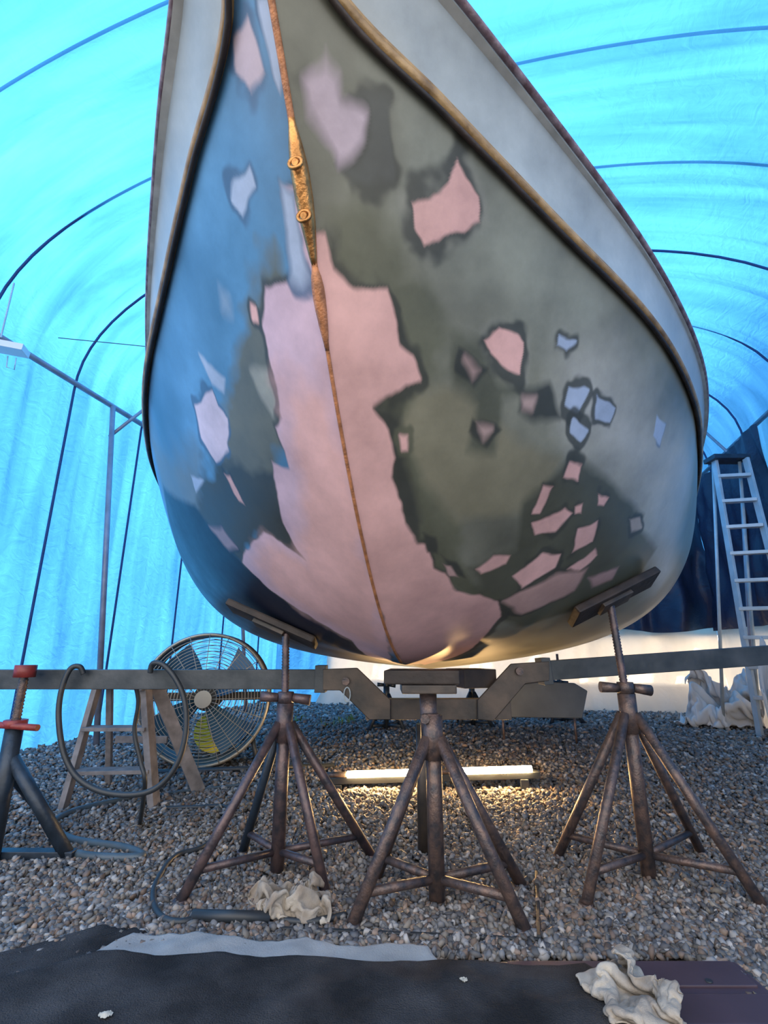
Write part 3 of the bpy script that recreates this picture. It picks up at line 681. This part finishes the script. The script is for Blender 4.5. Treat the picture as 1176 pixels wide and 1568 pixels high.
def sim_rags(specs):
    """let real cloth fall in a heap on a floor, keep the resting shape"""
    tmp=[]; 
    fl=mesh('tmp_floor',[(-2,-2,0),(6,-2,0),(6,2,0),(-2,2,0)],[(0,1,2,3)],None); fl.modifiers.new('c','COLLISION'); fl.collision.thickness_outer=.004; fl.collision.cloth_friction=30
    tmp.append(fl)
    for i,(size,n,wave,amp,sd,dz) in enumerate(specs):
        P=np.zeros((n,n,3)); x0=i*1.5
        for a in range(n):
            for b in range(n):
                u=(a/(n-1)-.5)*size; v=b/(n-1)*size
                p=Vector((u*6,v*6,sd))
                P[a,b]=(x0+u*.72+.02*noise.noise(p*1.3),amp*math.sin(u*wave+v*5+sd)+.05*noise.noise(p)+.25*(v-.2)*math.sin(sd+u*4),.02+v*dz)
        o=gridmesh('tmp_rag_%d'%i,P,None,None); cl=o.modifiers.new('cl','CLOTH'); s_=cl.settings
        s_.quality=6; s_.mass=.25; s_.tension_stiffness=25; s_.compression_stiffness=25; s_.shear_stiffness=8; s_.bending_stiffness=.35; s_.air_damping=2
        cs=cl.collision_settings; cs.use_self_collision=True; cs.self_distance_min=.004; cs.distance_min=.004; cs.collision_quality=2; cs.self_friction=15
        cl.point_cache.frame_start=1; cl.point_cache.frame_end=60; tmp.append(o)
    for f in range(1,46): sc.frame_set(f)
    dg=bpy.context.evaluated_depsgraph_get(); res=[]
    for o in tmp[1:]:
        ev=o.evaluated_get(dg); m2=ev.to_mesh(); n=len(m2.vertices); co=np.zeros(n*3,np.float32); m2.vertices.foreach_get('co',co); res.append(co.reshape(-1,3).copy()); ev.to_mesh_clear()
    for o in tmp: bpy.data.objects.remove(o)
    sc.frame_set(1)
    return res
def heap(name,co,n,c,size,rot,m,th=.003):
    c0=(co.max(0)+co.min(0))/2; c0[2]=co[:,2].min(); co=co-c0
    co=co/np.maximum(np.ptp(co,axis=0),.01)
    ca_,sa=math.cos(rot),math.sin(rot); X=co[:,0]*ca_-co[:,1]*sa; Yv=co[:,0]*sa+co[:,1]*ca_
    X=X/np.ptp(X)*size[0]; Yv=Yv/np.ptp(Yv)*size[1]
    Pn=np.stack([c[0]+X,c[1]+Yv,c[2]+co[:,2]*size[2]],1).reshape(n,n,3)
    uv=np.stack(np.meshgrid(np.linspace(0,1,n),np.linspace(0,1,n),indexing='ij'),-1)
    o=gridmesh(name,Pn,m,None,uv=uv); sm=o.modifiers.new('sub','SUBSURF'); sm.levels=1; sm.render_levels=1
    so_=o.modifiers.new('th','SOLIDIFY'); so_.thickness=th
    return o
bc=W(1102,1090,5.9); bk=W(1166,1095,5.1)
r2=G(976,1540,.06)
try:
    specs=[(.46,48,38,.035,1.3,.85),(.44,48,30,.04,4.1,.85)]
    rs=sim_rags(specs)
    for co in rs:
        if not np.isfinite(co).all() or np.ptp(co[:,2])<.01: raise RuntimeError('bad cloth')
    heap('cotton_rag',rs[0],48,(-.30,1.85,.012),(.29,.20,.105),.25,M['cloth'])
    heap('cotton_rag',rs[1],48,(r2.x,r2.y+.02,.056),(.20,.27,.065),1.9,M['cloth'])
    heap('plastic_sheet_bundle',rs[1],48,(bc.x,5.9,.01),(1.02,.60,.66),2.6,M['bag'],.006)
    heap('plastic_sheet_bundle',rs[0],48,(bk.x+.04,4.7,.01),(.46,.26,1.08),1.9,M['bag'],.006)
except Exception as ex:
    print('cloth fallback',ex)
    crumple('cotton_rag',(-.30,1.86,.012),.16,.10,.09,M['cloth'],seed=2,fr=1.3)
    crumple('cotton_rag',(r2.x,r2.y,.05),.10,.10,.08,M['cloth'],seed=5,rot=.3,fr=1.2)
    crumple('plastic_sheet_bundle',(bc.x,5.9,.01),.46,.30,.60,M['bag'],seed=8,fold=1.1,fr=1.3)

# ------------------------------------------------------------------ foreground mats
def sheet(name,pts,z,m,th=.012,sub=60,seed=1,amp=.006):
    n=sub; P=np.zeros((n,n,3)); uv=np.zeros((n,n,2)); a,b,c,d=[Vector((p[0],p[1],0)) for p in pts]
    for i in range(n):
        for j in range(n):
            u=i/(n-1);v=j/(n-1)
            q_=a.lerp(b,u).lerp(d.lerp(c,u),v)
            q_.x+=.012*noise.noise(Vector((v*6,u*6,seed))); q_.y+=.022*noise.noise(Vector((u*6,v*5,seed+3)))+.008*noise.noise(Vector((u*25,v*5,seed+3)))
            e_=min(u,1-u,v,1-v)
            q_.z=z+amp*noise.noise(Vector((q_.x*5,q_.y*5,seed)))*1.6+amp*.5*noise.noise(Vector((q_.x*16,q_.y*16,seed)))-(.0 if e_>.001 else th)
            P[i,j]=q_; uv[i,j]=(u,v)
    return gridmesh(name,P,m,None,uv=uv)
g=lambda u,v,z=0:(lambda q:(q.x,q.y))(G(u,v,z))
sheet('canvas_dropcloth',[(-1.0,1.15),(.3,1.2),g(660,1450,.03),g(205,1424,.03)],.032,M['drop'],seed=4,amp=.010,sub=90)
sheet('carpet_mat',[(-1.75,.95),(.62,.95),g(905,1474,.05),g(150,1456,.05)],.052,M['mat'],seed=9,amp=.006)
sheet('carpet_mat',[(-1.9,1.05),(-1.0,1.05),g(230,1418,.03),g(165,1412,.03)],.026,M['mat'],seed=12,amp=.006)
e=empty('plastic_deck_board',(.7,1.4,0))
q1=G(1120,1468,.03)
box((q1.x-.30,q1.y-.35,.014),(.62,.70,.022),M['plastic'],e,'board',bev=.006)
for k in range(4): box((q1.x-.30,q1.y-.06-.13*k,.027),(.58,.10,.008),M['plastic'],e,'slat_%d'%(k+1),bev=.003)
c=G(1085,1500,.035); tube([(c.x,c.y,.03),(c.x,c.y,.034)],.008,M['rubber'],e,'hole',14)
crumple('chalk_chip',(G(162,1550,.06).x,G(162,1550,.06).y,.052),.016,.010,.012,M['chalk'],seed=3,n=14,fold=.3)
crumple('chalk_chip',(G(710,1497,.06).x,G(710,1497,.06).y,.052),.010,.007,.006,M['chalk'],seed=6,n=14,fold=.3)

# ------------------------------------------------------------------ hoses and cords
def gz(u,v,z=.02): return G(u,v,z)
e=empty('air_hose')
lp=[]
for k,(u_,v_) in enumerate([(128,1032),(122,1021),(108,1024),(96,1050),(90,1085),(92,1125),(100,1160),(118,1190),(150,1210),(190,1217),(228,1212),(256,1192),(276,1158),(285,1115),(282,1070),(268,1038),(250,1018),(234,1016),(230,1030)]):
    lp.append(W(u_,v_,2.30-.05*math.sin(math.pi*k/18)))
hose(lp,.0115,M['rubber'],e,'hanging_loop')
hose([W(205,1040,2.42),W(212,1075,2.44),W(206,1120,2.46),W(215,1165,2.46),W(222,1200,2.46),gz(214,1262)],.010,M['rubber'],e,'drop_to_ground')
hose([gz(18,1180),gz(50,1205),gz(75,1245),gz(90,1290),gz(130,1310),gz(215,1312),gz(190,1298),gz(110,1285),gz(80,1262),gz(120,1240),gz(200,1222)],.016,M['greyhose'],e,'ground_run')
e=empty('power_cord')
hose([gz(250,1238),gz(300,1236),gz(350,1238),gz(320,1290),gz(270,1310),gz(245,1340),gz(234,1372),gz(245,1402),gz(275,1412),gz(300,1405)],.010,M['rubber'],e,'cord')
tube([gz(295,1402,.025),gz(415,1405,.025)],.017,M['rubber'],e,'connector_sleeve',12)
hose([gz(415,1405),gz(470,1412),gz(530,1400)],.010,M['rubber'],e,'cord_end')
hose([gz(210,1232),gz(260,1215),gz(340,1205),gz(400,1200)],.008,M['greyhose'],e,'cord_back')
e=empty('metal_edge_strip')
bar(gz(822,1340,.01),gz(826,1442,.01),.012,.03,M['rubber'],e,'strip')
bar(gz(826,1442,.01),gz(430,1425,.01),.012,.02,M['rubber'],e,'strip_front')
e=empty('grey_panel',(1.4,4.9,0))
Yp=4.9; pp=[W(u,v,Yp) for u,v in [(752,1098),(760,1075),(785,1050),(830,1044),(880,1046),(900,1058),(892,1100)]]
plate(pp,(0,.03,0),M['poly_grey'],e,'panel',bev=.006)
for k,u in enumerate((770,880)):
    p_=W(u,1095,Yp); tube([(p_.x,Yp+.015,0),(p_.x,Yp+.015,p_.z+.02)],.012,M['rust'],e,'peg_%d'%(k+1),8)
e=empty('weeds'); vs=[];fs=[]
for (u,v) in ((450,1108),(520,1112),(540,1110),(500,1116)):
    g_=G(u,v)
    for k in range(10):
        a=random.uniform(0,6.28); l=random.uniform(.04,.11); d=Vector((math.cos(a),math.sin(a),0))
        b0=g_+d*random.uniform(0,.1); n0=len(vs); w=Vector((-d.y,d.x,0))*.008
        vs+=[b0-w*.5,b0+w*.5,b0+d*l*.4+Vector((0,0,l))+w,b0+d*l*.4+Vector((0,0,l))-w,b0+d*l+Vector((0,0,l*.8))]
        fs+=[(n0,n0+1,n0+2,n0+3),(n0+3,n0+2,n0+4)]
mesh('leaves',vs,fs,M['leaf'],e)
e=empty('hanging_strip_light')
p=W(0,522,3.1); bar(p+Vector((-.3,0,.02)),W(40,538,3.2),.12,.05,M['white'],e,'fixture')
tube([W(12,545,3.15),W(10,562,3.15),W(22,566,3.15),W(25,548,3.15)],.004,M['alu'],e,'hook',6)
bar(p+Vector((0,0,.03)),p+Vector((0,.0,.5)),.01,.01,M['alu'],e,'hanger')

# ------------------------------------------------------------------ lights
w=bpy.data.worlds.new('sky'); sc.world=w; w.use_nodes=True
bg=w.node_tree.nodes['Background']; bg.inputs[0].default_value=(1,.955,.90,1); bg.inputs[1].default_value=3.05
sd=bpy.data.lights.new('sun','SUN'); sd.energy=15; sd.angle=.02; sd.color=(1,.94,.86); so=bpy.data.objects.new('sun',sd); sc.collection.objects.link(so)
d=Vector((.62,-.32,-1)); so.rotation_euler=d.to_track_quat('-Z','Y').to_euler(); so.location=(-4,6,9)
